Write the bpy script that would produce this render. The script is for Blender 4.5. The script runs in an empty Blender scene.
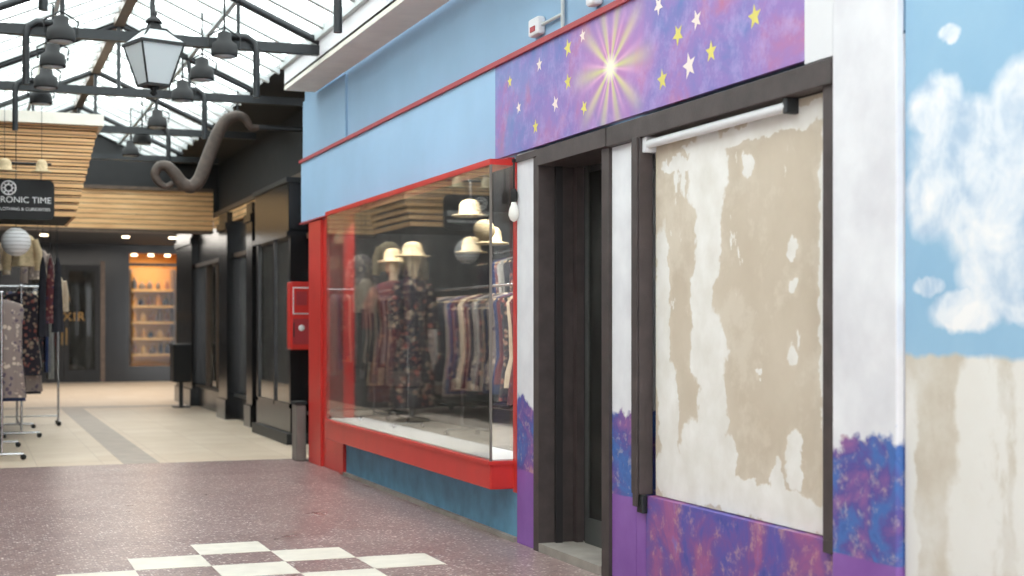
import bpy, math, random
from mathutils import Vector, Matrix
random.seed(4)
sc = bpy.context.scene
try:
    sc.view_settings.view_transform = 'Standard'
except Exception: pass

def s(r,g,b):
    def f(c):
        c/=255.0
        return c/12.92 if c<=0.04045 else ((c+0.055)/1.055)**2.4
    return (f(r),f(g),f(b),1.0)

# ------------------------------------------------------------ node helper
class N:
    def __init__(self,name):
        self.m=bpy.data.materials.new(name); self.m.use_nodes=True
        self.t=self.m.node_tree; self.t.nodes.clear()
        self.out=self.t.nodes.new('ShaderNodeOutputMaterial')
        self._tc=None
    def n(self,ty,ins=None,**kw):
        nd=self.t.nodes.new('ShaderNode'+ty)
        for k,v in kw.items(): setattr(nd,k,v)
        for k,v in (ins or {}).items():
            sock=nd.inputs[k]
            if isinstance(v,bpy.types.NodeSocket): self.t.links.new(v,sock)
            else: sock.default_value=v
        return nd
    def tc(self):
        if not self._tc: self._tc=self.n('TexCoord').outputs['Object']
        return self._tc
    def noise(self,scale,detail=4,rough=.55,vec=None,dist=0):
        return self.n('TexNoise',{'Vector':vec or self.tc(),'Scale':scale,'Detail':detail,'Roughness':rough,'Distortion':dist}).outputs
    def scaled(self,sx,sy,sz):
        return self.n('VectorMath',{0:self.tc(),1:(sx,sy,sz)},operation='MULTIPLY').outputs[0]
    def ramp(self,fac,stops,interp='LINEAR'):
        nd=self.n('ValToRGB',{'Fac':fac}); cr=nd.color_ramp; cr.interpolation=interp
        while len(cr.elements)<len(stops): cr.elements.new(.5)
        for e,(p,c) in zip(cr.elements,stops): e.position=p; e.color=c
        return nd.outputs['Color']
    def mr(self,v,a,b,c=0.0,d=1.0):
        return self.n('MapRange',{'Value':v,'From Min':a,'From Max':b,'To Min':c,'To Max':d}).outputs[0]
    def mth(self,op,a,b=0.0):
        return self.n('Math',{0:a,1:b},operation=op).outputs[0]
    def mix(self,f,a,b,bt='MIX'):
        nd=self.n('MixRGB',{'Fac':f,'Color1':a,'Color2':b},blend_type=bt); return nd.outputs[0]
    def bsdf(self,col,rough=.6,metal=0,bump=None,bs=.2,bd=.01,**kw):
        ins={'Base Color':col,'Roughness':rough,'Metallic':metal}
        ins.update(kw)
        nd=self.n('BsdfPrincipled',ins)
        if bump is not None:
            bn=self.n('Bump',{'Height':bump,'Strength':bs,'Distance':bd})
            self.t.links.new(bn.outputs[0],nd.inputs['Normal'])
        self.t.links.new(nd.outputs[0],self.out.inputs['Surface'])
        return self.m
    def blobs(self,lst,amt=.05,sc_=6,soft=.1,axes='yz'):
        nz=self.noise(sc_,5,.6)['Color']
        off=self.n('VectorMath',{0:nz,1:(.5,.5,.5)},operation='SUBTRACT').outputs[0]
        off=self.n('VectorMath',{0:off,1:(2*amt,2*amt,2*amt)},operation='MULTIPLY').outputs[0]
        v=self.n('VectorMath',{0:self.tc(),1:off},operation='ADD').outputs[0]
        cur=None
        for (a,b,ra,rb) in lst:
            d=self.n('VectorMath',{0:v,1:(0,a,b)},operation='SUBTRACT').outputs[0]
            d=self.n('VectorMath',{0:d,1:(0,1/ra,1/rb)},operation='MULTIPLY').outputs[0]
            l=self.n('VectorMath',{0:d},operation='LENGTH').outputs['Value']
            cur=l if cur is None else self.mth('MINIMUM',cur,l)
        return self.mr(cur,1+soft,1-soft)

def plain(name,col,rough=.6,metal=0,var=.12,scale=5,bs=.1,**kw):
    n=N(name); z=n.noise(scale,5)['Fac']
    d=tuple(c*(1-var) for c in col[:3])+(1,); l=tuple(min(1,c*(1+var)) for c in col[:3])+(1,)
    c=n.ramp(z,[(.3,d),(.7,l)])
    f=n.noise(scale*12,3)['Fac']
    return n.bsdf(c,rough,metal,bump=f,bs=bs,bd=.004,**kw)

# ------------------------------------------------------------ mesh builder
class B:
    def __init__(self,name):
        self.name=name; self.v=[]; self.f=[]; self.mi=[]; self.sm=[]; self.mats=[]
    def m(self,mat):
        if mat not in self.mats: self.mats.append(mat)
        return self.mats.index(mat)
    def add(self,vs,fs,mat,smooth=False):
        o=len(self.v); self.v+= [tuple(x) for x in vs]
        k=self.m(mat)
        for f in fs: self.f.append([o+i for i in f]); self.mi.append(k); self.sm.append(smooth)
    def box(self,x0,x1,y0,y1,z0,z1,mat,bev=0):
        if bev>0:
            b=bev
            def ring(x0,x1,y0,y1,z):
                return [(x0+b,y0,z),(x1-b,y0,z),(x1,y0+b,z),(x1,y1-b,z),(x1-b,y1,z),(x0+b,y1,z),(x0,y1-b,z),(x0,y0+b,z)]
            rs=[ring(x0+b*.7,x1-b*.7,y0+b*.7,y1-b*.7,z0),ring(x0,x1,y0,y1,z0+b),ring(x0,x1,y0,y1,z1-b),ring(x0+b*.7,x1-b*.7,y0+b*.7,y1-b*.7,z1)]
            vs=[p for r in rs for p in r]; fs=[list(range(7,-1,-1)),list(range(24,32))]
            for k in range(3):
                for i in range(8):
                    j=(i+1)%8; fs.append([k*8+i,k*8+j,(k+1)*8+j,(k+1)*8+i])
            self.add(vs,fs,mat); return
        vs=[(x0,y0,z0),(x1,y0,z0),(x1,y1,z0),(x0,y1,z0),(x0,y0,z1),(x1,y0,z1),(x1,y1,z1),(x0,y1,z1)]
        fs=[(0,3,2,1),(4,5,6,7),(0,1,5,4),(1,2,6,5),(2,3,7,6),(3,0,4,7)]
        self.add(vs,fs,mat)
    def tube(self,pts,rad,mat,seg=10,caps=True,smooth=True):
        pts=[Vector(p) for p in pts]
        if not isinstance(rad,(list,tuple)): rad=[rad]*len(pts)
        vs=[];n=len(pts); prev=None
        for i,p in enumerate(pts):
            t=(pts[min(i+1,n-1)]-pts[max(i-1,0)]).normalized()
            if prev is None:
                a=Vector((0,0,1)) if abs(t.z)<.9 else Vector((1,0,0))
                u=t.cross(a).normalized()
            else:
                u=(prev-t*prev.dot(t)).normalized()
            prev=u; w=t.cross(u)
            for k in range(seg):
                an=2*math.pi*k/seg
                vs.append(p+(u*math.cos(an)+w*math.sin(an))*rad[i])
        fs=[]
        for i in range(n-1):
            for k in range(seg):
                k2=(k+1)%seg; fs.append((i*seg+k,i*seg+k2,(i+1)*seg+k2,(i+1)*seg+k))
        self.add(vs,fs,mat,smooth)
        if caps:
            self.add(vs[:seg],[list(range(seg-1,-1,-1))],mat); self.add(vs[-seg:],[list(range(seg))],mat)
    def lathe(self,c,prof,mat,seg=20,smooth=True,a0=0):
        vs=[];fs=[]
        for (r,z) in prof:
            for k in range(seg):
                an=a0+2*math.pi*k/seg; vs.append((c[0]+r*math.cos(an),c[1]+r*math.sin(an),c[2]+z))
        for i in range(len(prof)-1):
            for k in range(seg):
                k2=(k+1)%seg; fs.append((i*seg+k,i*seg+k2,(i+1)*seg+k2,(i+1)*seg+k))
        fs.append(list(range(seg-1,-1,-1))); fs.append([(len(prof)-1)*seg+k for k in range(seg)])
        self.add(vs,fs,mat,smooth)
    def sphere(self,c,r,mat,seg=18):
        if not isinstance(r,(tuple,list)): r=(r,r,r)
        vs=[];fs=[];R=10
        for i in range(R+1):
            ph=math.pi*i/R
            for k in range(seg):
                an=2*math.pi*k/seg
                vs.append((c[0]+r[0]*math.sin(ph)*math.cos(an),c[1]+r[1]*math.sin(ph)*math.sin(an),c[2]+r[2]*math.cos(ph)))
        for i in range(R):
            for k in range(seg):
                k2=(k+1)%seg; fs.append((i*seg+k,(i+1)*seg+k,(i+1)*seg+k2,i*seg+k2))
        self.add(vs,fs,mat,True)
    def cloth(self,c,rings,mat,rot=0,rip=.12,nr=7,seg=40,ph=0):
        vs=[];n=len(rings);cr=math.cos(rot);sr=math.sin(rot)
        for i,(z,hw,hd) in enumerate(rings):
            k=i/(n-1)
            for q in range(seg):
                an=2*math.pi*q/seg
                m=1+rip*k*math.sin(nr*an+ph+k)
                x=hw*math.cos(an)*m; y=hd*math.sin(an)*m*(1+.25*k*math.sin(3*an+ph))
                vs.append((c[0]+x*cr-y*sr,c[1]+x*sr+y*cr,c[2]+z))
        fs=[]
        for i in range(n-1):
            for q in range(seg):
                q2=(q+1)%seg; fs.append((i*seg+q,(i+1)*seg+q,(i+1)*seg+q2,i*seg+q2))
        fs.append(list(range(seg)))
        self.add(vs,fs,mat,True)
    def done(self,parent=None,bevel=0):
        me=bpy.data.meshes.new(self.name); me.from_pydata(self.v,[],self.f)
        for m in self.mats: me.materials.append(m)
        for p,k,sm in zip(me.polygons,self.mi,self.sm): p.material_index=k; p.use_smooth=sm
        me.update()
        o=bpy.data.objects.new(self.name,me); sc.collection.objects.link(o)
        if bevel:
            md=o.modifiers.new('bevel','BEVEL'); md.width=bevel; md.segments=2; md.limit_method='ANGLE'
        if parent: o.parent=parent
        return o

def text(name,body,loc,size,mat,parent,ext=.004,rot=(math.pi/2,0,0),align='CENTER',spacing=1.0):
    cu=bpy.data.curves.new(name,'FONT'); cu.body=body; cu.size=size; cu.extrude=ext; cu.align_x=align; cu.space_character=spacing
    cu.materials.append(mat)
    o=bpy.data.objects.new(name,cu); sc.collection.objects.link(o); o.location=loc; o.rotation_euler=rot; o.parent=parent
    return o

# ------------------------------------------------------------ materials
M={}
M['blue']=plain('blue_fascia_paint',s(154,190,222),.55,var=.05,scale=1.5)
M['blueup']=plain('blue_upper_wall_paint',s(140,172,200),.7,var=.06,scale=1.2)
M['plinthblue']=plain('blue_plinth_paint',s(96,150,180),.6,var=.18,scale=6)
M['red']=plain('red_gloss_paint',s(202,50,44),.35,var=.08,scale=3)
M['redtrim']=plain('red_trim_paint',s(168,52,58),.5,var=.1)
M['brown']=plain('dark_brown_frame',s(68,58,57),.55,var=.25,scale=9,bs=.3)
M['door']=plain('dark_door_paint',s(36,32,33),.6,var=.2)
M['doorgrey']=plain('grey_door_paint',s(72,73,71),.6,var=.2)
M['black']=plain('black_gloss_paint',s(24,24,26),.22,var=.25)
M['blackm']=plain('black_matt',s(27,27,28),.7,var=.25)
M['white']=plain('white_paint',s(222,221,224),.6,var=.05,scale=2)
M['cream']=plain('cream_soffit',s(222,216,204),.7,var=.06)
M['steel']=plain('dark_steel',s(46,48,50),.45,.4)
M['chrome']=plain('chrome',s(190,190,192),.25,.9)
M['bar']=plain('white_glazing_bar',s(190,195,194),.5,var=.05)
M['bronze']=plain('bronze_brown',s(88,72,60),.45,.2,var=.3,scale=12)
M['scroll']=plain('dark_bronze_scroll',s(78,66,58),.6,.1,var=.35,scale=14,bs=.4)
M['conc']=plain('threshold_concrete',s(150,142,134),.8,var=.2)
M['gold']=plain('gold_letter',s(140,108,60),.4,.5)
M['amber']=plain('amber_product',s(214,150,60),.4,var=.2,scale=9)
M['amber2']=plain('honey_product',s(124,72,32),.4,var=.2,scale=9)
M['ambersh']=plain('honey_shelf',s(222,178,104),.5,var=.1,scale=9)
M['signw']=plain('sign_white',s(230,230,230),.6,var=.02)
M['yellow']=plain('star_yellow',s(220,206,105),.6,var=.08)
M['starw']=plain('star_cream',s(238,220,212),.6,var=.06)
M['fab_cream']=plain('fabric_cream',s(190,172,150),.9,var=.15,scale=20)
M['fab_dark']=plain('fabric_dark',s(38,38,46),.9,var=.3,scale=20)
M['fab_grey']=plain('fabric_grey',s(140,138,135),.9,var=.2,scale=20)
M['fab_maroon']=plain('fabric_maroon',s(98,46,56),.9,var=.3,scale=25)
M['fab_blue']=plain('fabric_navy',s(46,58,96),.9,var=.3,scale=20)
M['straw']=plain('straw',s(200,178,142),.9,var=.2,scale=40)
M['greycab']=plain('grey_cabinet',s(120,112,106),.7)
M['plaster']=plain('pale_wall',s(200,196,190),.8)
M['dkint']=plain('dark_interior',s(64,64,66),.8)
M['dkint2']=plain('dark_plaster',s(52,50,50),.8)

def floral(name,base,a,b):
    n=N(name)
    nz=n.noise(14,4)['Color']
    vv=n.n('VectorMath',{0:n.tc(),1:n.n('VectorMath',{0:nz,1:(.05,.05,.05)},operation='MULTIPLY').outputs[0]},operation='ADD').outputs[0]
    v=n.n('TexVoronoi',{'Vector':vv,'Scale':17.0})
    f=n.mr(v.outputs['Distance'],.45,.28)
    c2=n.mix(n.mr(n.noise(9)['Fac'],.45,.55),a,b)
    return n.bsdf(n.mix(n.mth('MULTIPLY',f,.8),base,c2),.9)
M['floral']=floral('floral_print',s(42,38,48),s(158,84,76),s(168,150,130))
M['floral2']=floral('floral_print_light',s(134,120,114),s(70,60,84),s(214,196,176))
M['floral3']=floral('floral_print_red',s(90,42,48),s(60,50,80),s(184,138,112))

# glass
def glass(name,tint,refl=.12,rough=.02,dirt=.08,k=1.0):
    n=N(name)
    tr=n.n('BsdfTransparent',{'Color':tint})
    gl=n.n('BsdfGlossy',{'Color':(1,1,1,1),'Roughness':rough})
    fr=n.n('Fresnel',{'IOR':1.45}).outputs[0]
    fac=n.mth('ADD',n.mth('MULTIPLY',fr,k),refl*.3)
    m=n.n('MixShader',{0:fac,1:tr.outputs[0],2:gl.outputs[0]})
    df=n.n('BsdfDiffuse',{'Color':s(215,215,210)})
    dz=n.mr(n.noise(3,6,.7,vec=n.scaled(1,1,.5))['Fac'],.35,.8,dirt*.2,dirt*1.6)
    m2=n.n('MixShader',{0:dz,1:m.outputs[0],2:df.outputs[0]})
    n.t.links.new(m2.outputs[0],n.out.inputs['Surface'])
    return n.m
M['glass']=glass('shop_window_glass',(.92,.94,.93,1),.05,rough=.005,dirt=.02,k=.75)
M['glassc']=glass('clear_far_glass',(.95,.95,.93,1),.0,dirt=.0,k=.3)
M['glassb']=glass('dark_shop_glass',(.5,.5,.42,1),.4,rough=.01,dirt=.06)
M['glassd']=glass('dark_door_glass',(.4,.42,.4,1),.1,dirt=.05,k=.6)
n=N('roof_glass')
tr=n.n('BsdfTransparent',{'Color':(.88,.94,.92,1)}); tl=n.n('BsdfTranslucent',{'Color':(.85,.9,.88,1)})
mm=n.n('MixShader',{0:n.mr(n.noise(1.3)['Fac'],.3,.7,.15,.4),1:tr.outputs[0],2:tl.outputs[0]})
n.t.links.new(mm.outputs[0],n.out.inputs['Surface']); M['roofglass']=n.m
n=N('frosted_lantern_glass')
tl=n.n('BsdfTranslucent',{'Color':(.9,.92,.93,1)}); df=n.n('BsdfPrincipled',{'Base Color':(.62,.66,.68,1),'Roughness':.25})
mm=n.n('MixShader',{0:.72,1:tl.outputs[0],2:df.outputs[0]})
n.t.links.new(mm.outputs[0],n.out.inputs['Surface']); M['frost']=n.m
n=N('bulb_glass'); M['bulb']=n.bsdf(s(235,232,225),.15)
def emis(name,col,st):
    n=N(name); e=n.n('Emission',{'Color':col,'Strength':st}); n.t.links.new(e.outputs[0],n.out.inputs['Surface']); return n.m
M['warmw']=emis('downlight_lamp',s(255,230,190),8)

# terrazzo
n=N('maroon_terrazzo')
v1=n.n('TexVoronoi',{'Vector':n.tc(),'Scale':62.0}); 
rnd=n.n('SeparateColor',{'Color':v1.outputs['Color']}).outputs
base=n.ramp(n.noise(1.2,5)['Fac'],[(.3,s(134,106,104)),(.7,s(154,126,122))])
chip=n.ramp(rnd[0],[(0,s(90,66,66)),(.35,s(136,108,106)),(.72,s(180,157,151)),(.88,s(242,232,226))],'CONSTANT')
msk=n.mr(v1.outputs['Distance'],.6,.4)
c=n.mix(n.mth('MULTIPLY',msk,.75),base,chip)
xx=n.n('SeparateXYZ',{'Vector':n.tc()}).outputs['X']
dust=n.mth('MULTIPLY',n.mr(xx,2.6,3.1),n.mr(n.noise(6,6,.7)['Fac'],.4,.7))
c=n.mix(n.mth('MULTIPLY',dust,.5),c,s(190,178,172))
M['terr']=n.bsdf(c,n.mr(n.noise(1.5,3)['Fac'],.3,.7,.27,.36),bump=n.noise(30)['Fac'],bs=.03)
n=N('pale_stone_floor')
br=n.n('TexBrick',{'Vector':n.tc(),'Color1':s(216,196,172),'Color2':s(224,206,184),'Mortar':s(204,184,162),'Scale':1.0,'Mortar Size':.006,'Brick Width':.6,'Row Height':.6,'Bias':0.0},offset=0.0)
c=n.mix(n.mr(n.noise(2.2,6)['Fac'],.35,.75,0,.5),br.outputs['Color'],s(194,168,142))
M['pale']=n.bsdf(c,.45,bump=n.noise(20)['Fac'],bs=.05)
M['greytile']=plain('grey_tile_band',s(174,160,148),.5,var=.12)
M['whitetile']=plain('cream_tile',s(228,220,206),.4,var=.07,scale=8)
# wood slats
n=N('cedar_slats')
z=n.n('SeparateXYZ',{'Vector':n.tc()}).outputs['Z']
fr=n.mth('FRACT',n.mth('MULTIPLY',z,1/.075))
gap=n.mth('LESS_THAN',fr,.14)
c=n.ramp(n.noise(2,5,vec=n.scaled(1,1,16))['Fac'],[(.25,s(192,140,92)),(.55,s(224,178,124)),(.8,s(242,208,160))])
M['wood']=n.bsdf(n.mix(gap,c,s(60,42,30)),.6)

# murals ---------------------------------------------------
def white_base(n):
    return n.ramp(n.noise(4,6)['Fac'],[(.3,s(214,212,217)),(.7,s(232,231,234))])
def galaxy(n,sc_=5):
    a=n.ramp(n.noise(sc_,6,.6,dist=.6)['Fac'],[(.28,s(52,60,130)),(.42,s(66,108,176)),(.52,s(88,78,150)),(.62,s(140,92,150)),(.75,s(205,160,140))])
    sp=n.noise(sc_*5,5,.7)['Fac']
    a=n.mix(n.mr(sp,.54,.74,0,.65),a,s(222,200,180))
    return a
n=N('galaxy_pilaster_paint')
z=n.n('SeparateXYZ',{'Vector':n.tc()}).outputs['Z']
zz=n.mth('ADD',z,n.mth('MULTIPLY',n.mth('SUBTRACT',n.noise(5,6,.6)['Fac'],.5),.5))
wcol=n.mix(n.mr(n.noise(3,4)['Fac'],.55,.8,0,.35),white_base(n),s(200,194,200))
g=galaxy(n,4)
c=n.mix(n.mr(zz,.86,.90),g,wcol)
zp=n.mth('ADD',z,n.mth('MULTIPLY',n.mth('SUBTRACT',n.noise(5)['Fac'],.5),.03))
c=n.mix(n.mr(zp,.452,.445),c,n.ramp(n.noise(3)['Fac'],[(.3,s(126,78,156)),(.7,s(144,98,174))]))
M['pil']=n.bsdf(c,.6,bump=n.noise(14)['Fac'],bs=.15)
n=N('galaxy_panel_paint')
g=n.ramp(n.noise(3.2,7,.62,dist=.8)['Fac'],[(.3,s(54,72,150)),(.42,s(92,84,164)),(.52,s(122,80,146)),(.62,s(160,90,138)),(.72,s(130,112,184))])
g=n.mix(n.mr(n.noise(11,6,.72)['Fac'],.55,.72,0,.75),g,s(216,172,150))
M['galpanel']=n.bsdf(g,.6)
n=N('starburst_fascia_paint')
g=n.ramp(n.noise(2.6,6,.6,dist=.5)['Fac'],[(.3,s(96,116,180)),(.42,s(128,116,182)),(.53,s(148,116,182)),(.64,s(172,112,160)),(.74,s(186,104,112))])
g=n.mix(n.mr(n.noise(9,6,.7)['Fac'],.48,.75,0,.6),g,s(186,166,214))
yy=n.n('SeparateXYZ',{'Vector':n.tc()}).outputs['Y']
bl=n.mth('MULTIPLY',n.mr(yy,7.2,8.3),n.mr(n.noise(4,6,.7)['Fac'],.42,.6))
g=n.mix(n.mth('MULTIPLY',bl,.6),g,s(96,140,190))
sub=n.n('VectorMath',{0:n.tc(),1:(0,6.65,2.637)},operation='SUBTRACT').outputs[0]
sep=n.n('SeparateXYZ',{'Vector':sub}).outputs
r=n.mth('SQRT',n.mth('ADD',n.mth('MULTIPLY',n.mth('MULTIPLY',sep['Y'],.8),n.mth('MULTIPLY',sep['Y'],.8)),n.mth('MULTIPLY',sep['Z'],sep['Z'])))
ang=n.n('Math',{0:sep['Z'],1:sep['Y']},operation='ARCTAN2').outputs[0]
ry=n.mth('POWER',n.mth('ABSOLUTE',n.mth('COSINE',n.mth('MULTIPLY',ang,5.0))),5.0)
ry2=n.mth('POWER',n.mth('ABSOLUTE',n.mth('SINE',n.mth('MULTIPLY',ang,8.0))),6.0)
fall=n.mr(r,.42,.06)
g=n.mix(n.mth('MULTIPLY',n.mr(r,.45,.08),.55),g,s(208,130,180))
g=n.mix(n.mth('MULTIPLY',n.mth('MULTIPLY',ry2,n.mr(r,.34,.03)),.8),g,s(236,180,208))
g=n.mix(n.mth('MULTIPLY',n.mth('MULTIPLY',ry,fall),.95),g,s(208,208,130))
g=n.mix(n.mr(r,.08,.02),g,s(250,244,215))
M['purple']=n.bsdf(g,.55)
# sky wall
n=N('sky_mural_over_bare_plaster')
cl=[(4.05,2.06,.15,.11),(3.60,1.98,.2,.17),(3.88,1.90,.3,.17),(4.07,1.75,.15,.15),(3.75,1.70,.3,.19),(3.75,1.49,.18,.13),(3.88,1.36,.2,.07),(3.6,1.36,.14,.06),(4.10,1.45,.08,.035),(3.98,2.30,.06,.03),(3.3,1.9,.25,.25),(2.8,2.2,.3,.2)]
cm=n.blobs(cl,.05,8,.16)
sky=n.ramp(n.noise(1.8,4)['Fac'],[(.3,s(138,178,208)),(.7,s(156,192,216))])
cw=n.ramp(n.noise(5,6,.6,dist=.4)['Fac'],[(.35,s(172,194,216)),(.52,s(216,223,232)),(.68,s(238,236,236))])
sky=n.mix(cm,sky,cw)
bare=n.ramp(n.noise(2.6,7,.65)['Fac'],[(.3,s(188,174,155)),(.5,s(206,197,183)),(.65,s(218,213,205))])
wm=n.blobs([(3.85,.95,.10,.35),(3.87,.55,.12,.3),(3.60,.8,.07,.5),(4.2,.6,.05,.5),(3.4,.7,.1,.5),(3.0,.5,.2,.5)],.10,6,.15)
wm=n.mth('MAXIMUM',wm,n.mr(n.noise(5,7,.7,vec=n.scaled(1,1,.4))['Fac'],.56,.62))
bare=n.mix(n.mth('MULTIPLY',wm,.8),bare,s(230,227,222))
grime=n.mr(n.noise(9,7,.75)['Fac'],.6,.8)
bare=n.mix(n.mth('MULTIPLY',grime,.35),bare,s(160,142,122))
z=n.n('SeparateXYZ',{'Vector':n.tc()}).outputs['Z']
zz=n.mth('ADD',z,n.mth('MULTIPLY',n.mth('SUBTRACT',n.noise(10,5)['Fac'],.5),.05))
c=n.mix(n.mr(zz,1.195,1.215),bare,sky)
M['sky']=n.bsdf(c,.7,bump=n.noise(10)['Fac'],bs=.12)
# peeled board
n=N('peeled_plaster_board')
bare=n.ramp(n.noise(2.2,7,.6)['Fac'],[(.3,s(190,174,154)),(.7,s(206,192,174))])
wb=[(5.75,2.0,.19,.22),(5.74,1.70,.12,.22),(5.80,1.45,.11,.22),(5.74,1.2,.17,.2),(5.70,.95,.14,.2),(5.78,.72,.24,.17),(5.95,.58,.34,.11),(5.45,.56,.4,.08),(5.0,.54,.34,.08),(5.15,.64,.06,.12),(5.55,.70,.07,.14),
    (6.20,1.3,.08,.5),(6.14,.9,.11,.26),(6.12,.62,.14,.16),(6.05,2.08,.16,.03),(5.6,2.14,.4,.035),(5.39,2.0,.06,.07),(5.02,1.62,.04,.04),(5.03,1.48,.04,.04),(5.03,1.18,.035,.05),(5.02,.76,.06,.14),(4.78,1.5,.06,.7),(5.1,2.16,.4,.05),(5.3,1.1,.025,.02)]
wm=n.blobs(wb,.075,10,.05)
wm2=n.mr(n.noise(5,7,.65,vec=n.scaled(1,1,.45))['Fac'],.64,.66)
halo=n.blobs(wb,.09,6,.45)
c=n.mix(n.mth('MULTIPLY',halo,.5),bare,s(218,206,190))
c=n.mix(n.mth('MULTIPLY',n.mr(n.noise(3,6,.7)['Fac'],.52,.62),.4),c,s(220,209,194))
wm=n.mth('MAXIMUM',wm,wm2)
c=n.mix(wm,c,n.ramp(n.noise(6)['Fac'],[(.3,s(220,214,206)),(.7,s(236,232,228))]))
M['board']=n.bsdf(c,.75,bump=wm,bs=.25,bd=.004)
n=N('lit_shop_interior'); 
M['litwall']=n.bsdf(s(198,140,62),.6)

# ------------------------------------------------------------ floor
b=B('floor'); b.box(-1.6,3.6,-3,14.0,-.12,0,M['terr']); b.box(-1.6,9,14.0,38,-.12,0,M['pale']); b.done()
b=B('floor_grey_tile_band')
b.box(1.38,1.72,14.0,24.0,0,.002,M['greytile']); b.box(.2,3.4,24.0,24.5,0,.002,M['greytile']); b.done()
b=B('floor_checker_tiles')
T=.405
for j in range(0,13):
    w=min(j if j<=6 else 12-j,2)
    for i in range(-w,w+1):
        if (i+j)%2==0:
            cx=1.44+T*i; cy=8.44-.4*j
            b.box(cx-T/2,cx+T/2,cy-.2,cy+.2,0,.002,M['whitetile'])
b.done()

# ------------------------------------------------------------ right wall
W=3.11
b=B('wall_right'); b.box(W,W+.2,4.23,13.9,2.36,3.9,M['blueup']); b.box(W-.02,W,12.2,13.9,2.965,3.535,M['blueup']); b.done()
b=B('wall_right_mural'); b.box(W,W+.25,-3,4.225,0,3.9,M['sky']); b.done()
b=B('peeling_display_board'); b.box(W+.04,W+.1,4.66,6.27,.48,2.23,M['board']); b.done()
b=B('wall_right_lower'); b.box(W,W+.12,4.635,6.295,0,.475,M['galpanel']); b.done()
b=B('wall_plinth_purple'); b.box(W,W+.12,6.30,6.40,0,.445,M['pil']); b.done()
b=B('wall_display_back'); b.box(W+.12,W+.2,4.635,6.40,0,2.35,M['dkint']); b.done()
b=B('pilaster_near'); b.box(W-.035,W-.001,4.23,4.63,0,3.54,M['pil']); b.box(W,W+.2,4.23,4.63,0,2.35,M['pil']); b.done(bevel=.006)
b=B('pilaster_middle'); b.box(W,W+.3,6.405,6.695,0,2.234,M['pil']); b.done(bevel=.004)
b=B('pilaster_window'); b.box(W-.01,W+.3,7.745,8.035,0,2.35,M['pil']); b.done(bevel=.004)

# fascia
b=B('fascia_starburst'); b.box(W-.03,W-.001,4.83,8.36,2.355,2.93,M['purple'])
def star(b,y,z,r,rot,mat,x=W-.0315):
    vs=[(x,y,z)]
    for k in range(10):
        a=rot+math.pi*k/5; rr=r if k%2==0 else r*.42
        vs.append((x,y+rr*math.sin(a),z+rr*math.cos(a)))
    b.add(vs,[(0,1+k,1+(k+1)%10) for k in range(10)],mat)
for y,z,r,m,ro in [(7.20,2.841,.055,'yellow',.2),(7.62,2.821,.045,'starw',0),(7.38,2.56,.05,'starw',.3),(7.2,2.654,.05,'yellow',.1),(7.68,2.47,.045,'yellow',0),
    (6.98,2.48,.045,'yellow',.4),(6.06,2.48,.055,'yellow',.1),(5.90,2.663,.055,'yellow',.5),(5.79,2.50,.065,'starw',.2),(5.585,2.527,.052,'yellow',0),(5.72,2.696,.05,'starw',.3),(5.21,2.606,.055,'yellow',.1),
    (7.95,2.62,.04,'starw',.2),(8.1,2.8,.04,'yellow',0),(5.0,2.82,.05,'starw',.2),(5.4,2.84,.05,'yellow',.2),(6.1,2.84,.05,'starw',.6),(7.0,2.87,.04,'starw',.1)]:
    star(b,y,z,r,ro,M[m])
b.done()
b=B('fascia_plain_end'); b.box(W-.03,W-.001,4.635,4.83,2.34,3.0,M['white']); b.done()
b=B('fascia_blue'); b.box(W-.03,W-.001,8.36,13.93,2.34,2.93,M['blue']); b.done()
b=B('trim_red'); b.box(W-.05,W-.001,4.83,13.95,2.93,2.96,M['redtrim']); b.box(W-.045,W,8.1,13.95,2.325,2.34,M['redtrim']); b.done()
b=B('eaves_beam'); 
b.box(2.78,W-.036,-3,13.3,3.54,3.60,M['cream']); b.box(2.78,2.86,-3,13.3,3.58,3.78,M['white']); b.box(2.74,2.80,-3,13.32,3.74,3.82,M['bar'])
b.done()

# display frame (brown)
b=B('display_board_frame')
b.box(W-.035,W+.04,4.64,6.69,2.235,2.335,M['brown'])
b.box(W-.02,W+.04,4.64,4.72,.48,2.24,M['brown']); b.box(W-.02,W-.001,4.64,4.72,.43,.48,M['brown'])
b.box(W-.035,W+.04,6.30,6.395,.48,2.24,M['brown'])
b.box(W-.045,W-.035,6.31,6.36,.42,2.24,M['brown'])
b.box(W-.03,W-.001,6.28,6.34,.39,.48,M['steel'])
b.tube([(W+.0,6.27,2.20),(W+.0,5.0,2.20)],.022,M['white'])
b.box(W-.02,W+.04,6.26,6.30,2.16,2.235,M['white'])
b.box(W-.02,W+.04,4.98,5.01,2.17,2.235,M['steel'])
b.done(bevel=.004)

# door
b=B('door_1')
b.box(W-.02,W+.30,7.66,7.74,0,2.34,M['brown'])
b.box(W+.08,W+.12,7.63,7.66,0,2.3,M['door'])
b.box(W+.2,W+.24,7.61,7.66,0,2.3,M['brown'])
b.box(W-.015,W+.06,6.70,6.79,0,2.235,M['brown'])
b.box(W+.06,W+.30,6.72,6.76,0,2.235,M['brown'])
b.box(W-.035,W+.30,6.70,7.66,2.24,2.335,M['brown'])
b.box(W-.03,W-.012,7.66,8.0,2.30,2.335,M['brown'])
b.box(W+.26,W+.30,6.76,7.64,0.05,2.26,M['door'])
b.box(W+.24,W+.26,7.54,7.58,0.05,2.26,M['doorgrey']); b.box(W+.24,W+.26,6.80,6.86,0.05,2.26,M['doorgrey'])
b.box(W+.24,W+.26,6.86,7.54,0.05,.2,M['doorgrey']); 
b.box(W+.25,W+.258,6.86,7.54,.2,2.2,M['glassd'])
b.box(W-.02,W+.30,6.80,7.66,0,.05,M['conc'])
b.done()

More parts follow.
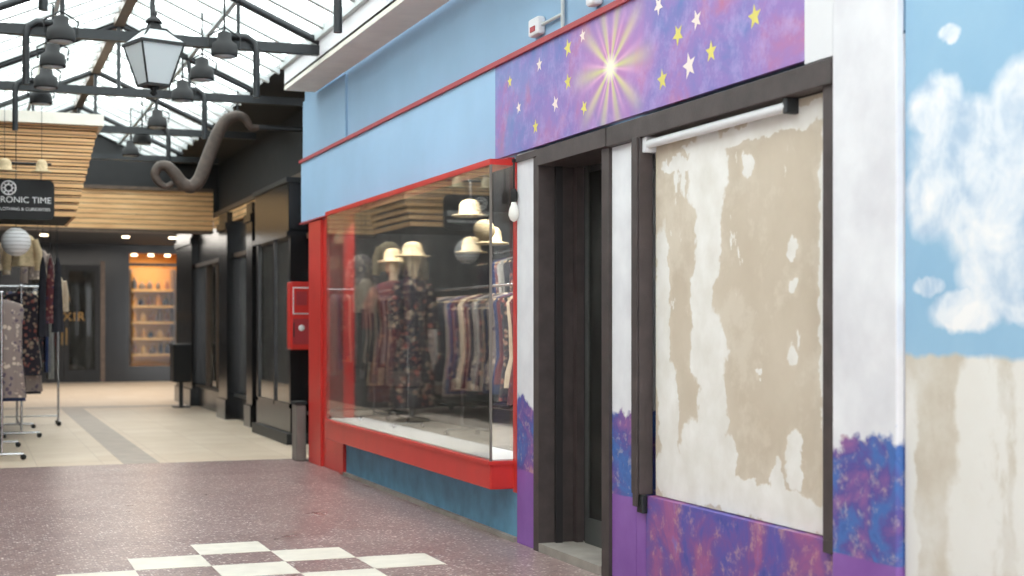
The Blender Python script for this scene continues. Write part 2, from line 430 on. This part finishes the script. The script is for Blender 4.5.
# ------------------------------------------------------------ shop interior room
b=B('wall_shop_back'); b.box(5.6,5.7,7.95,13.9,0,2.6,M['dkint']); b.done()
b=B('wall_shop_far'); b.box(W+.21,5.6,13.85,13.95,0,2.6,M['dkint']); b.done()
b=B('wall_shop_near'); b.box(W+.31,5.6,7.9,8.0,0,2.6,M['dkint']); b.done()
b=B('ceiling_shop'); b.box(W+.2,5.6,8.0,13.85,2.5,2.6,M['dkint']); b.done()
b=B('window_1')
X0=2.947; Y0=8.09; Y1=12.36
b.box(X0,W,Y0,Y1,.32,.483,M['red'],bev=.008)
b.box(X0-.012,W,Y0-.012,Y1+.0,.47,.492,M['red'])
b.box(X0+.02,3.3,Y0+.02,Y1,.485,.50,M['white'])
b.box(W-.01,W+.05,8.04,8.10,.3,2.32,M['red'])
b.box(X0+.0,W,Y0-.0,Y1,2.29,2.325,M['red'])
b.box(X0+.006,X0+.026,Y1-.04,Y1,.49,2.29,M['red'])
b.box(X0+.001,X0+.014,Y0+.0,Y0+.014,.49,2.29,M['greycab'])
b.box(X0+.005,X0+.011,Y0+.016,Y1-.04,.49,2.29,M['glass'])
b.box(X0+.016,W,Y0+.005,Y0+.011,.49,2.29,M['glass'])
b.box(X0+.016,W,Y1-.02,Y1-.014,.49,2.29,M['glass'])
b.done()
b=B('floor_shop'); b.box(3.31,5.6,8.04,13.8,.46,.5,M['conc']); b.box(3.31,5.6,8.04,13.8,0,.46,M['dkint']); b.done()
b=B('wall_plinth_blue'); b.box(W,W+.1,8.04,12.3,0,.4,M['plinthblue']); b.box(W-.03,W,8.04,12.3,0,.03,M['conc']); b.done()
b=B('pillar_red'); b.box(W-.005,W+.1,12.37,13.6,0,2.32,M['red']); b.box(W-.03,W,12.24,12.37,0,.32,M['red']); b.box(W-.03,W,13.1,13.6,0,2.32,M['red']); b.done(bevel=.005)

b=B('pendant_bulb')
x,y=3.075,8.02; 
b.tube([(x,y,2.31),(x,y,2.14)],.006,M['blackm'],6); b.lathe((x,y,2.06),[(.018,0),(.022,.02),(.022,.06),(.012,.08)],M['blackm'],12)
b.lathe((x,y,1.94),[(.004,0),(.022,.012),(.034,.04),(.03,.075),(.018,.105),(.016,.125)],M['bulb'],16)
b.box(x-.01,W-.012,8.01,8.03,2.30,2.32,M['blackm'])
b.done()

def dress(b,c,H,mat,rot=0,ph=0,wid=.19,sleeve=True):
    b.cloth(c,[(H,.05,.04),(H-.03,wid*.75,.06),(H-.08,wid,.09),(H-.25,wid*.85,.10),(H-.42,wid*.62,.085),(H-.6,wid*.9,.13),(H-.85,wid*1.15,.17),(0,wid*1.3,.18)],mat,rot,.1,7,44,ph)
    if sleeve:
        cr,sr=math.cos(rot),math.sin(rot)
        for sg in (-1,1):
            p=[(wid*.85,H-.08),(wid*1.25,H-.22),(wid*1.35,H-.45)]
            b.tube([(c[0]+sg*x*cr,c[1]+sg*x*sr,c[2]+z) for x,z in p],[.06,.055,.06],mat,10)
def top(b,c,mat,rot=0,ph=0,wid=.2,L=.6):
    b.cloth(c,[(0,.05,.04),(-.03,wid*.75,.06),(-.08,wid,.09),(-.25,wid*.85,.10),(-.42*L/.6,wid*.8,.1),(-L,wid*1.0,.12)],mat,rot,.1,7,44,ph)
    cr,sr=math.cos(rot),math.sin(rot)
    for sg in (-1,1):
        p=[(wid*.85,-.08),(wid*1.25,-.22),(wid*1.3,-.45)]
        b.tube([(c[0]+sg*x*cr,c[1]+sg*x*sr,c[2]+z) for x,z in p],[.06,.055,.05],mat,10)
    b.tube([(c[0],c[1],c[2]-.02),(c[0],c[1],c[2]+.08),(c[0]+.03,c[1],c[2]+.1)],.005,M['steel'],6)
def hat(b,x,y,z,r,mat):
    b.lathe((x,y,z),[(r,0),(r*.98,.01),(r*.6,.02),(r*.55,.09),(r*.4,.12),(.02,.13)],mat)
def form(x,y,mat,rot,ph,wid,hatm=True):
    b=B('dress_form')
    dress(b,(x,y,.62),1.12,mat,rot,ph,wid)
    b.tube([(x,y,.5),(x,y,.75)],.015,M['chrome']); b.lathe((x,y,.5),[(.16,0),(.14,.02),(.02,.04)],M['blackm'])
    b.lathe((x,y,1.71),[(.05,0),(.042,.05),(.04,.07),(.065,.11),(.075,.16),(.065,.22),(.03,.26)],M['fab_cream'])
    if hatm: hat(b,x,y,1.91,.15,M['straw'])
    b.done()
form(3.68,12.75,M['floral3'],-.2,0,.18)
form(3.55,11.7,M['floral'],.3,2,.15)
def rack(name,x,y0,y1,zt,zb,mats,n_,lens,floorz,ax='y'):
    b=B(name)
    def P(a,z,off=0):
        return (x+off,a,z) if ax=='y' else (a,x+off,z)
    b.tube([P(y0,zt),P(y1,zt)],.014,M['chrome'])
    for a in (y0,y1):
        b.tube([P(a,zt),P(a,floorz+.06)],.014,M['chrome'])
        b.tube([P(a,floorz+.06,-.2),P(a,floorz+.06,.2)],.014,M['chrome'])
        for o in (-.2,.2):
            b.sphere(P(a,floorz+.03,o),.03,M['blackm'],10)
    b.tube([P(y0,floorz+.12),P(y1,floorz+.12)],.01,M['chrome'])
    for i in range(n_):
        a=y0+.1+(y1-y0-.2)*i/(n_-1)+random.uniform(-.01,.01)
        mt=M[mats[i%len(mats)]]; L=random.uniform(*lens)
        b.tube([P(a,zt+.015),P(a,zt-.04),P(a,zt-.07)],.004,M['steel'],6)
        b.tube([P(a,zt-.13,-.2),P(a,zt-.07,0),P(a,zt-.13,.2)],.008,M['straw'],6)
        w=random.uniform(.2,.23)
        hw=(w,.028) if ax=='y' else (.028,w)
        rings=[]
        for z,k,kd in [(zt-.07,.25,.8),(zt-.11,.85,1),(zt-.16,1.0,1.2),(zt-.35,.9,1.3),(zt-.6,.85,1.3),(zt-L*.85,1.0,1.5),(zt-L,1.05,1.5)]:
            rings.append((z,hw[0]*(k if ax=='y' else kd),hw[1]*(kd if ax=='y' else k)))
        c=P(a,0); b.cloth((c[0],c[1],0),rings,mt,0,.08,9,30,i)
    return b.done()
rack('clothes_rack',4.2,9.8,13.2,1.66,.6,['fab_dark','floral','fab_grey','floral2','fab_dark','floral3','fab_cream','floral','fab_maroon','fab_blue','floral2'],30,(.8,1.0),.5)
rack('clothes_rack',4.9,9.4,13.4,2.05,.6,['fab_dark','floral','fab_dark','fab_grey','floral3','fab_blue','fab_dark'],30,(.9,1.3),.5)
for (x,y,z,r) in [(3.6,10.35,2.16,.14),(3.62,9.9,1.92,.13),(3.75,10.75,1.9,.13)]:
    b=B('hanging_straw_hat'); hat(b,x,y,z,r,M['straw'])
    b.tube([(x,y,2.49),(x,y,z+.1)],.004,M['steel'],6); b.done()
b=B('hanging_globe_lamp'); b.sphere((3.45,9.6,2.0),.08,M['straw']); b.tube([(3.45,9.6,2.49),(3.45,9.6,2.07)],.004,M['steel'],6); b.done()

b=B('wall_light_fitting')
b.box(W-.05,W,7.60,7.75,3.0,3.1,M['white'],bev=.008); b.tube([(W-.02,7.3,3.5),(W-.02,7.3,2.97)],.012,M['bar'],8); b.box(W-.055,W-.05,7.64,7.71,3.02,3.05,M['redtrim'])
b.tube([(W-.02,7.6,3.05),(W-.02,7.3,3.05)],.01,M['bar'],8); b.done()
b=B('wall_light_fitting'); b.box(W-.06,W,6.8,6.9,3.0,3.1,M['white'],bev=.01); b.tube([(W-.03,6.85,3.1),(W-.03,6.85,3.5)],.008,M['bar'],6); b.done()

# ------------------------------------------------------------ roof
b=B('ceiling_glass_roof')
XR,ZR,XE,ZE,XL=1.4,4.42,2.80,3.80,0.0
YA,YB=-3,22.0
def sl(x): return ZR-(abs(x-XR)/1.4)*(ZR-ZE)
for xa,xb in ((XL,XR),(XR,XE)):
    b.add([(xa,YA,sl(xa)),(xb,YA,sl(xb)),(xb,YB,sl(xb)),(xa,YB,sl(xa))],[(0,1,2,3)],M['roofglass'])
y=YA
while y<YB:
    for xe in (XL,XE):
        b.add([(xe,y-.03,ZE-.05),(xe,y+.03,ZE-.05),(XR,y+.03,ZR-.05),(XR,y-.03,ZR-.05),(xe,y-.03,ZE),(xe,y+.03,ZE),(XR,y+.03,ZR),(XR,y-.03,ZR)],[(0,1,2,3),(4,5,6,7),(0,3,7,4),(1,2,6,5)],M['bar'])
    y+=.52
b.box(XR-.05,XR+.05,YA,YB,ZR-.11,ZR+.02,M['bronze'])
for xm in (.7,2.1):
    b.box(xm-.02,xm+.02,YA,YB,sl(xm)-.07,sl(xm)-.02,M['bar'])
b.done()
b=B('roof_trusses')
def curve_arm(b,x,y,z,sg):
    b.tube([(x-sg*.25,y,z),(x-sg*.08,y,z),(x-sg*.02,y,z-.04),(x,y,z-.12),(x,y,z-.5)],.028,M['steel'])
for y in (.7,3.5,6.3,9.1,11.9,14.7,17.5,20.3):
    xr=2.8 if y<13.5 else 3.3
    b.box(0,xr,y-.04,y+.04,3.62,3.70,M['steel'])
    for xe in (0.0,2.8):
        b.tube([(xe,y,ZE-.07),(XR,y,ZR-.08)],.032,M['steel'],8)
    b.tube([(XR,y,ZR-.1),(XR,y,3.68)],.02,M['steel'],8)
    for xq in (.7,2.1): b.tube([(xq,y,3.68),(xq,y,sl(xq)-.06)],.016,M['steel'],8)
    if y<18:
        curve_arm(b,2.24,y-.06,3.72,1); curve_arm(b,.42,y-.06,3.72,-1)
b.done()
def downlamp(x,y,z):
    b=B('pendant_spotlight')
    b.lathe((x,y,z-.13),[(.105,0),(.11,.015),(.108,.06),(.10,.10),(.06,.13),(.055,.19),(.012,.21)],M['blackm'],18)
    b.lathe((x,y,z-.135),[(.088,0),(.088,.006)],M['frost'],18)
    b.tube([(x-.12,y,z-.07),(x-.13,y,z+.03),(x,y,z+.11),(x+.13,y,z+.03),(x+.12,y,z-.07)],.008,M['blackm'],6)
    b.tube([(x,y,z+.07),(x,y,sl(x)-.03)],.009,M['blackm'],6)
    b.done()
for y in (11.75,12.95,14.2,16.2,17.7,19.0):
    downlamp(1.96,y,3.66)
for y in (11.6,12.75,13.9,14.9):
    downlamp(.67,y,3.66)

# lantern
b=B('hanging_lantern')
lx,ly=1.37,11.55
def prism(z0,r0,z1,r1,mat,seg=4): b.lathe((lx,ly,0),[(r0,z0),(r1,z1)],mat,seg,False,math.pi/4+.3)
prism(3.23,.13,3.53,.245,M['frost'])
prism(3.53,.265,3.555,.265,M['blackm'])
prism(3.555,.25,3.66,.10,M['frost']); prism(3.65,.11,3.67,.11,M['blackm'])
prism(3.67,.07,3.72,.05,M['blackm'])
b.lathe((lx,ly,3.72),[(.07,0),(.05,.03),(.02,.05),(.03,.07),(.012,.1),(.008,.14)],M['blackm'],14)
prism(3.21,.14,3.23,.14,M['blackm']); b.lathe((lx,ly,3.14),[(.008,0),(.03,.02),(.015,.04),(.05,.07)],M['blackm'],14)
for k in range(4):
    a=math.pi/4+.3+k*math.pi/2
    b.tube([(lx+.132*math.cos(a),ly+.132*math.sin(a),3.22),(lx+.25*math.cos(a),ly+.25*math.sin(a),3.54),(lx+.105*math.cos(a),ly+.105*math.sin(a),3.66)],.009,M['blackm'],6)
b.tube([(lx,ly,3.85),(lx,ly,4.35)],.01,M['blackm'],8)
b.done()

# ------------------------------------------------------------ right black shops
b=B('wall_right_far'); b.box(4.6,4.7,14,26,0,3,M['dkint']); b.done()
b=B('ceiling_right_shops'); b.box(3.76,4.6,14,26,3.0,3.1,M['dkint']); b.done()
b=B('wall_right_far_end'); b.box(3.50,4.7,25.9,26,0,2.99,M['black']); b.done()
b=B('wall_right_far_start'); b.box(3.76,4.59,14.0,14.1,0,2.99,M['dkint']); b.done()
b=B('fascia_black')
b.box(3.58,3.75,13.97,22.2,3.0,3.86,M['blackm']); b.box(3.58,3.75,22.2,26,3.0,3.28,M['blackm']); b.box(3.5,3.575,13.97,26,3.0,3.06,M['bronze'])
b.done()
def shopf(y0,y1,cols,mull):
    b=B('shopfront')
    b.box(3.56,3.75,y0,y1,0,.35,M['black']); b.box(3.56,3.75,y0,y1,2.3,2.98,M['black'])
    b.box(3.52,3.56,y0,y1,2.3,2.36,M['bronze']); b.box(3.52,3.56,y0,y1,.33,.37,M['steel'])
    for (a,c,x0) in cols:
        b.box(x0,3.75,a,c,0,2.95,M['black']); b.box(x0-.03,3.75,a-.03,c+.03,0,.28,M['black']); b.box(x0-.03,3.75,a-.03,c+.03,2.7,2.8,M['black'])
    for y in mull: b.box(3.55,3.62,y,y+.05,.35,2.3,M['bronze'])
    if y0>17: b.box(3.5,3.558,18.2,22,2.82,2.98,M['wood'])
    b.box(3.60,3.61,y0,y1,.35,2.3,M['glassb']); b.done()
shopf(13.97,15.65,[],[14.8])
shopf(17.76,25.89,[(18.6,19.0,3.46),(20.3,21.0,3.42),(24.0,25.86,3.46)],[22.0,23.0])
b=B('ceiling_side_soffit'); b.box(2.80,3.57,13.97,22,3.80,3.86,M['blackm']); b.box(2.80,3.57,13.3,13.97,3.80,3.86,M['blackm']); b.done()
b=B('shop_porch')
b.box(3.33,3.6,15.7,17.7,2.37,2.95,M['black'],bev=.01); b.box(3.30,3.6,15.67,17.73,2.32,2.38,M['black']); b.box(3.30,3.6,15.67,17.73,2.93,2.98,M['steel'])
b.box(3.35,3.6,15.7,17.7,0,.45,M['black']); b.box(3.30,3.6,15.66,17.74,0,.12,M['steel'])
b.box(3.35,3.6,15.7,15.78,.4,2.4,M['black']); b.box(3.35,3.6,17.6,17.7,.4,2.4,M['black']); b.box(3.35,3.4,16.6,16.66,.4,2.4,M['black'])
b.box(3.37,3.38,15.78,17.6,.45,2.37,M['glassb'])
b.done()
b=B('red_wall_cabinet')
b.box(3.30,3.54,15.46,15.655,1.06,1.81,M['red'],bev=.015)
b.box(3.325,3.515,15.452,15.46,1.45,1.75,M['signw']); b.box(3.335,3.505,15.446,15.453,1.465,1.735,M['red'])
b.box(3.36,3.48,15.442,15.447,1.55,1.70,M['redtrim'])
b.box(3.325,3.515,15.452,15.46,1.12,1.4,M['redtrim']); b.tube([(3.33,15.43,1.2),(3.33,15.43,1.36)],.008,M['steel'],6)
b.sphere((3.42,15.45,1.30),(.035,.01,.035),M['signw'],12)
b.done()
b=B('grey_utility_post'); b.box(2.98,3.08,13.70,13.9,0,.55,M['greycab'],bev=.01); b.box(2.97,3.09,13.69,13.91,.55,.58,M['blackm']); b.done()
b=B('black_bin_box'); b.box(3.1,3.38,23.5,23.95,.42,1.0,M['blackm'],bev=.01); b.box(3.08,3.39,23.48,23.96,1.0,1.04,M['steel']); b.box(3.22,3.28,23.7,23.76,.02,.42,M['steel']); b.box(3.12,3.38,23.55,23.9,0,.02,M['steel']); b.done()  # bin-like black box on a thin stand

# curved scroll bracket
b=B('curved_scroll_bracket')
Yp=15.0
px=[(1.97,2.80),(1.90,2.76),(1.83,2.80),(1.79,2.88),(1.83,2.96),(1.91,2.97),(1.99,2.90),(2.07,2.80),(2.16,2.77),(2.24,2.84),(2.30,2.99),(2.37,3.18),(2.45,3.37),(2.54,3.49),(2.64,3.53),(2.72,3.50),(2.78,3.42),(2.86,3.42)]
def cr(P,n=6):
    out=[]
    for i in range(len(P)-1):
        p0=P[max(i-1,0)];p1=P[i];p2=P[i+1];p3=P[min(i+2,len(P)-1)]
        for k in range(n):
            t=k/n
            out.append(tuple(.5*((2*p1[j])+(-p0[j]+p2[j])*t+(2*p0[j]-5*p1[j]+4*p2[j]-p3[j])*t*t+(-p0[j]+3*p1[j]-3*p2[j]+p3[j])*t**3) for j in range(2)))
    out.append(P[-1]); return out
cp=cr(px); nn=len(cp)
b.tube([(x,Yp,z) for x,z in cp],[.028+.044*math.sin(math.pi*min(1,(i/nn)**1.2)) for i in range(nn)],M['scroll'],12)
b.tube([(2.8,Yp,3.42),(3.57,Yp,3.42)],.03,M['steel'],8); b.tube([(2.64,Yp,3.53),(2.64,Yp,3.79)],.01,M['steel'],8)
b.done()

# ------------------------------------------------------------ cross wall, deep end
b=B('wall_cross_upper'); 
b.box(-.14,3.575,22.0,22.2,3.37,4.6,M['blackm']); b.box(-.14,3.49,21.95,22.15,2.77,3.37,M['wood']); b.box(-.14,3.49,21.93,22.2,2.74,2.78,M['bronze'])
b.box(3.49,3.575,21.97,22.2,3.07,3.37,M['blackm'])
b.box(-.14,3.49,21.9,22.0,3.37,3.42,M['bronze'])
b.done()
b=B('ceiling_far'); b.box(-.148,9,22.25,35.40,3.3,3.4,M['blackm']); 
for x,y in [(1.6,24),(2.8,24),(2.2,28),(3.4,28),(3.2,32),(4.2,32),(1.5,32)]:
    b.lathe((x,y,3.27),[(.08,0),(.08,.03)],M['warmw'],14)
b.done()
b=B('wall_back'); b.box(-.6,3.5,35.4,35.6,0,3.4,M['black']);b.box(2.95,3.05,35.36,35.4,0,2.9,M['bronze']); b.done()
b=B('wall_back_right'); b.box(4.96,9,35.4,35.6,0,3.4,M['black']); b.done()
b=B('wall_back_sill'); b.box(3.5,4.95,35.46,35.58,0,.38,M['black']); b.box(3.5,4.95,35.46,35.58,3.13,3.4,M['black']); b.done()
b=B('door_2')
for x0,x1 in ((1.3,2.1),(2.12,2.92)):
    b.box(x0,x1,35.34,35.395,0.0,2.8,M['blackm']); b.box(x0+.1,x1-.1,35.33,35.34,.3,2.65,M['glassd'])
b.tube([(2.06,35.28,.9),(2.06,35.28,1.3)],.015,M['gold'],8); b.tube([(2.16,35.28,.9),(2.16,35.28,1.3)],.015,M['gold'],8)
b.tube([(2.11+.11*math.cos(a*math.pi/12),35.31,2.0+.13*math.sin(a*math.pi/12)) for a in range(25)],.012,M['gold'],6,False)
b.tube([(2.11,35.31,1.87),(2.11,35.31,2.2)],.012,M['gold'],6)
d2=b.done()
text('shop_lettering','ELIXIR',(2.11,35.31,1.47),.30,M['gold'],d2,.004,spacing=1.15)
b=B('shop_lit_display')
b.box(3.5,4.95,36.6,36.7,0,3.2,M['litwall']); b.box(3.45,3.5,35.62,36.7,0,3.2,M['litwall']); b.box(4.9,4.95,35.62,36.7,0,3.2,M['litwall']); b.box(3.5,4.95,35.62,36.7,.0,.38,M['litwall'])
b.box(3.5,4.95,35.62,36.7,3.13,3.2,M['litwall'])
for k,z in enumerate((.60,1.0,1.4,1.8,2.2)):
    b.box(3.72,4.78,36.05,36.6,z,z+.06,M['ambersh'])
    x=3.82
    while x<4.72:
        h=random.uniform(.16,.31); mt=random.choice(['amber','amber2','bronze','ambersh','amber2','bronze','amber','fab_dark'])
        rr=random.uniform(.05,.085)
        b.lathe((x,36.2,z+.06),[(rr*.9,0),(rr,.02),(rr,h*.6),(rr*.35,h*.75),(rr*.35,h)],M[mt],10); x+=random.uniform(.15,.24)
for x in (3.72,4.78): b.box(x-.03,x+.03,36.05,36.6,.38,2.75,M['bronze'])
for x in (3.8,4.2,4.6): b.lathe((x,36.0,3.07),[(.07,0),(.07,.05)],M['warmw'],12)
b.done()
b=B('window_2'); b.box(3.50,3.62,35.38,35.45,0,3.3,M['black']); b.box(4.81,4.95,35.38,35.45,0,3.3,M['black']); b.box(3.62,4.81,35.38,35.45,2.80,2.87,M['black']); b.box(3.62,4.81,35.38,35.45,0,.38,M['black']); b.box(3.62,4.81,35.38,35.45,3.1,3.3,M['black']); b.box(3.62,4.81,35.41,35.42,.38,3.13,M['glassc']); b.done()

# ------------------------------------------------------------ left side
b=B('wall_left'); b.box(-1.3,-1.1,-3,14.0,0,3.8,M['plaster']); b.done()
b=B('ceiling_left_soffit'); b.box(-1.3,-.01,-3,14.0,3.81,3.9,M['cream']); b.box(-.35,-.01,14,22,3.81,3.9,M['cream']); b.done()
b=B('wall_left_far'); b.box(-.35,-.15,14.0,35.395,0,3.8,M['dkint2']); b.box(-1.3,-.15,14.0,14.1,0,3.8,M['plaster']); b.done()
b=B('slatted_wood_canopy')
z0=2.5;z1=3.48;z=z0
while z<z1-.01:
    xr=1.08+.24*(z-z0)/(z1-z0)
    b.box(-.14,xr,16.0,16.08,z,z+.062,M['wood'])
    b.box(xr-.03,xr,16.08,17.6,z,z+.062,M['wood']); z+=.078
b.box(-.14,1.04,16.08,17.5,2.5,3.45,M['blackm'])
b.box(-.14,1.36,15.9,17.7,3.48,3.6,M['cream'])
b.done()
b=B('shop_sign')
x0,x1,z0,z1,y=-.12,.83,2.42,2.83,15.5
pts=[];r=.06
for cx,cz,a0 in ((x1-r,z1-r,0),(x0+r,z1-r,90),(x0+r,z0+r,180),(x1-r,z0+r,270)):
    for k in range(5):
        a=math.radians(a0+k*22.5); pts.append((cx+r*math.cos(a),cz+r*math.sin(a)))
nP=len(pts)
b.add([(p[0],y,p[1]) for p in pts]+[(p[0],y+.03,p[1]) for p in pts],[list(range(nP-1,-1,-1)),[nP+i for i in range(nP)]]+[(i,(i+1)%nP,nP+(i+1)%nP,nP+i) for i in range(nP)],M['blackm'])
for x in (.05,.7): b.tube([(x,y+.015,z1),(x,y+.015,3.0)],.006,M['steel'],6)
b.tube([(-.14,y+.015,3.0),(.8,y+.015,3.0)],.012,M['steel'],8)
sg=b.done()
text('lettering_top','CHRONIC TIME',(.80,y-.005,2.59),.09,M['signw'],sg,align='RIGHT')
text('lettering_small','CLOTHING & CURIOSITIES',(.79,y-.005,2.51),.044,M['signw'],sg,align='RIGHT')
b=B('sign_clock_emblem')
ex,ez=.38,2.74
for R in (.07,.035):
    b.tube([(ex+R*math.cos(2*math.pi*k/24),y-.003,ez+R*math.sin(2*math.pi*k/24)) for k in range(25)],.008,M['signw'],6,False)
for k in range(8):
    a=k*math.pi/4; b.tube([(ex+.03*math.cos(a),y-.003,ez+.03*math.sin(a)),(ex+.07*math.cos(a),y-.003,ez+.07*math.sin(a))],.006,M['signw'],6)
b.done(parent=sg)
b=B('hanging_paper_lantern'); c0=(.46,15.75,2.20); b.sphere(c0,(.15,.15,.15),M['signw'],20)
b.lathe((c0[0],c0[1],c0[2]+.14),[(.04,0),(.04,.02)],M['steel']); b.tube([(c0[0],c0[1],c0[2]+.15),(c0[0],c0[1],3.8)],.005,M['steel'],6)
for k in range(7):
    zz=-.12+.04*k; rr=math.sqrt(.15**2-zz*zz)+.001
    b.tube([(c0[0]+rr*math.cos(2*math.pi*q/24),c0[1]+rr*math.sin(2*math.pi*q/24),c0[2]+zz) for q in range(25)],.002,M['greycab'],4,False)
b.done()
rack('clothes_rack',.58,17.75,19.4,1.80,.6,['floral','floral2','fab_blue','fab_cream','fab_dark','fab_grey','floral3','fab_dark','fab_cream'],24,(.95,1.3),0.0)
rack('clothes_rack',20.0,.12,1.12,1.85,.6,['fab_dark','floral2','fab_dark','fab_cream','fab_dark','floral','fab_blue','fab_grey','fab_dark'],17,(.9,1.35),0.0,'x')
rack('clothes_rack',.30,14.8,16.4,1.65,.6,['floral2','fab_dark','fab_blue','fab_cream','floral','fab_maroon','fab_dark'],20,(.9,1.1),0.0)
for (x,y,z,mt,ro,w_) in ((.22,18.9,2.42,'fab_cream',.2,.17),(1.0,18.3,1.95,'fab_cream',.5,.09),(.62,18.5,2.46,'straw',0,.14),(.82,19.2,2.32,'floral2',.3,.13)):
    b=B('hanging_garment'); top(b,(x,y,z),M[mt],ro,1,w_,.4); b.tube([(x,y,z+.1),(x,y,3.79)],.004,M['steel'],6); b.done()
b=B('hanging_scarves')
for k,(x,mt,L) in enumerate(((.78,'fab_dark',.9),(.86,'floral3',.75),(.94,'fab_dark',.85))):
    b.cloth((x,16.9,2.1),[(0,.01,.01),(-.1,.03,.03),(-.4,.045,.03),(-L,.06,.035)],M[mt],0,.2,5,24,k); b.tube([(x,16.9,2.1),(x,16.9,2.49)],.004,M['steel'],6)
b.done()
for x,y,z,r in ((.70,15.4,2.90,.10),(.34,15.4,2.9,.12)):
    b=B('hanging_straw_hat'); hat(b,x,y,z,r,M['straw']); b.tube([(x,y,z+.12),(x,y,3.79)],.003,M['steel'],6); b.done()

# ------------------------------------------------------------ lights & world
w=bpy.data.worlds.new('world'); sc.world=w; w.use_nodes=True
bg=w.node_tree.nodes['Background']; bg.inputs[0].default_value=(.95,.98,1,1); bg.inputs[1].default_value=5.1
def area(name,loc,rot,sx,sy,e,col=(1,1,1)):
    l=bpy.data.lights.new(name,'AREA'); l.shape='RECTANGLE'; l.size=sx; l.size_y=sy; l.energy=e; l.color=col
    o=bpy.data.objects.new(name,l); sc.collection.objects.link(o); o.location=loc; o.rotation_euler=rot
area('shop_fill_light',(3.42,10.8,2.47),(0,math.radians(-32),0),.12,4.6,190,(1,.96,.9))  # added fill, hidden behind the lintel, to brighten the window display
area('back_shop_light',(4.2,35.9,3.05),(0,0,0),.8,.4,30,(1,.80,.48))
area('far_ceiling_light',(2.4,29,3.2),(0,0,0),3,8,240,(1,.93,.84))

cam=bpy.data.cameras.new('camera'); co=bpy.data.objects.new('camera',cam); sc.collection.objects.link(co)
co.location=(0,0,1.3); co.rotation_euler=(math.pi/2,0,-math.radians(20.9))
cam.lens=50; cam.sensor_width=36; cam.shift_y=.039; cam.clip_end=200
cam.dof.use_dof=True; cam.dof.focus_distance=8.3; cam.dof.aperture_fstop=2.2
sc.camera=co
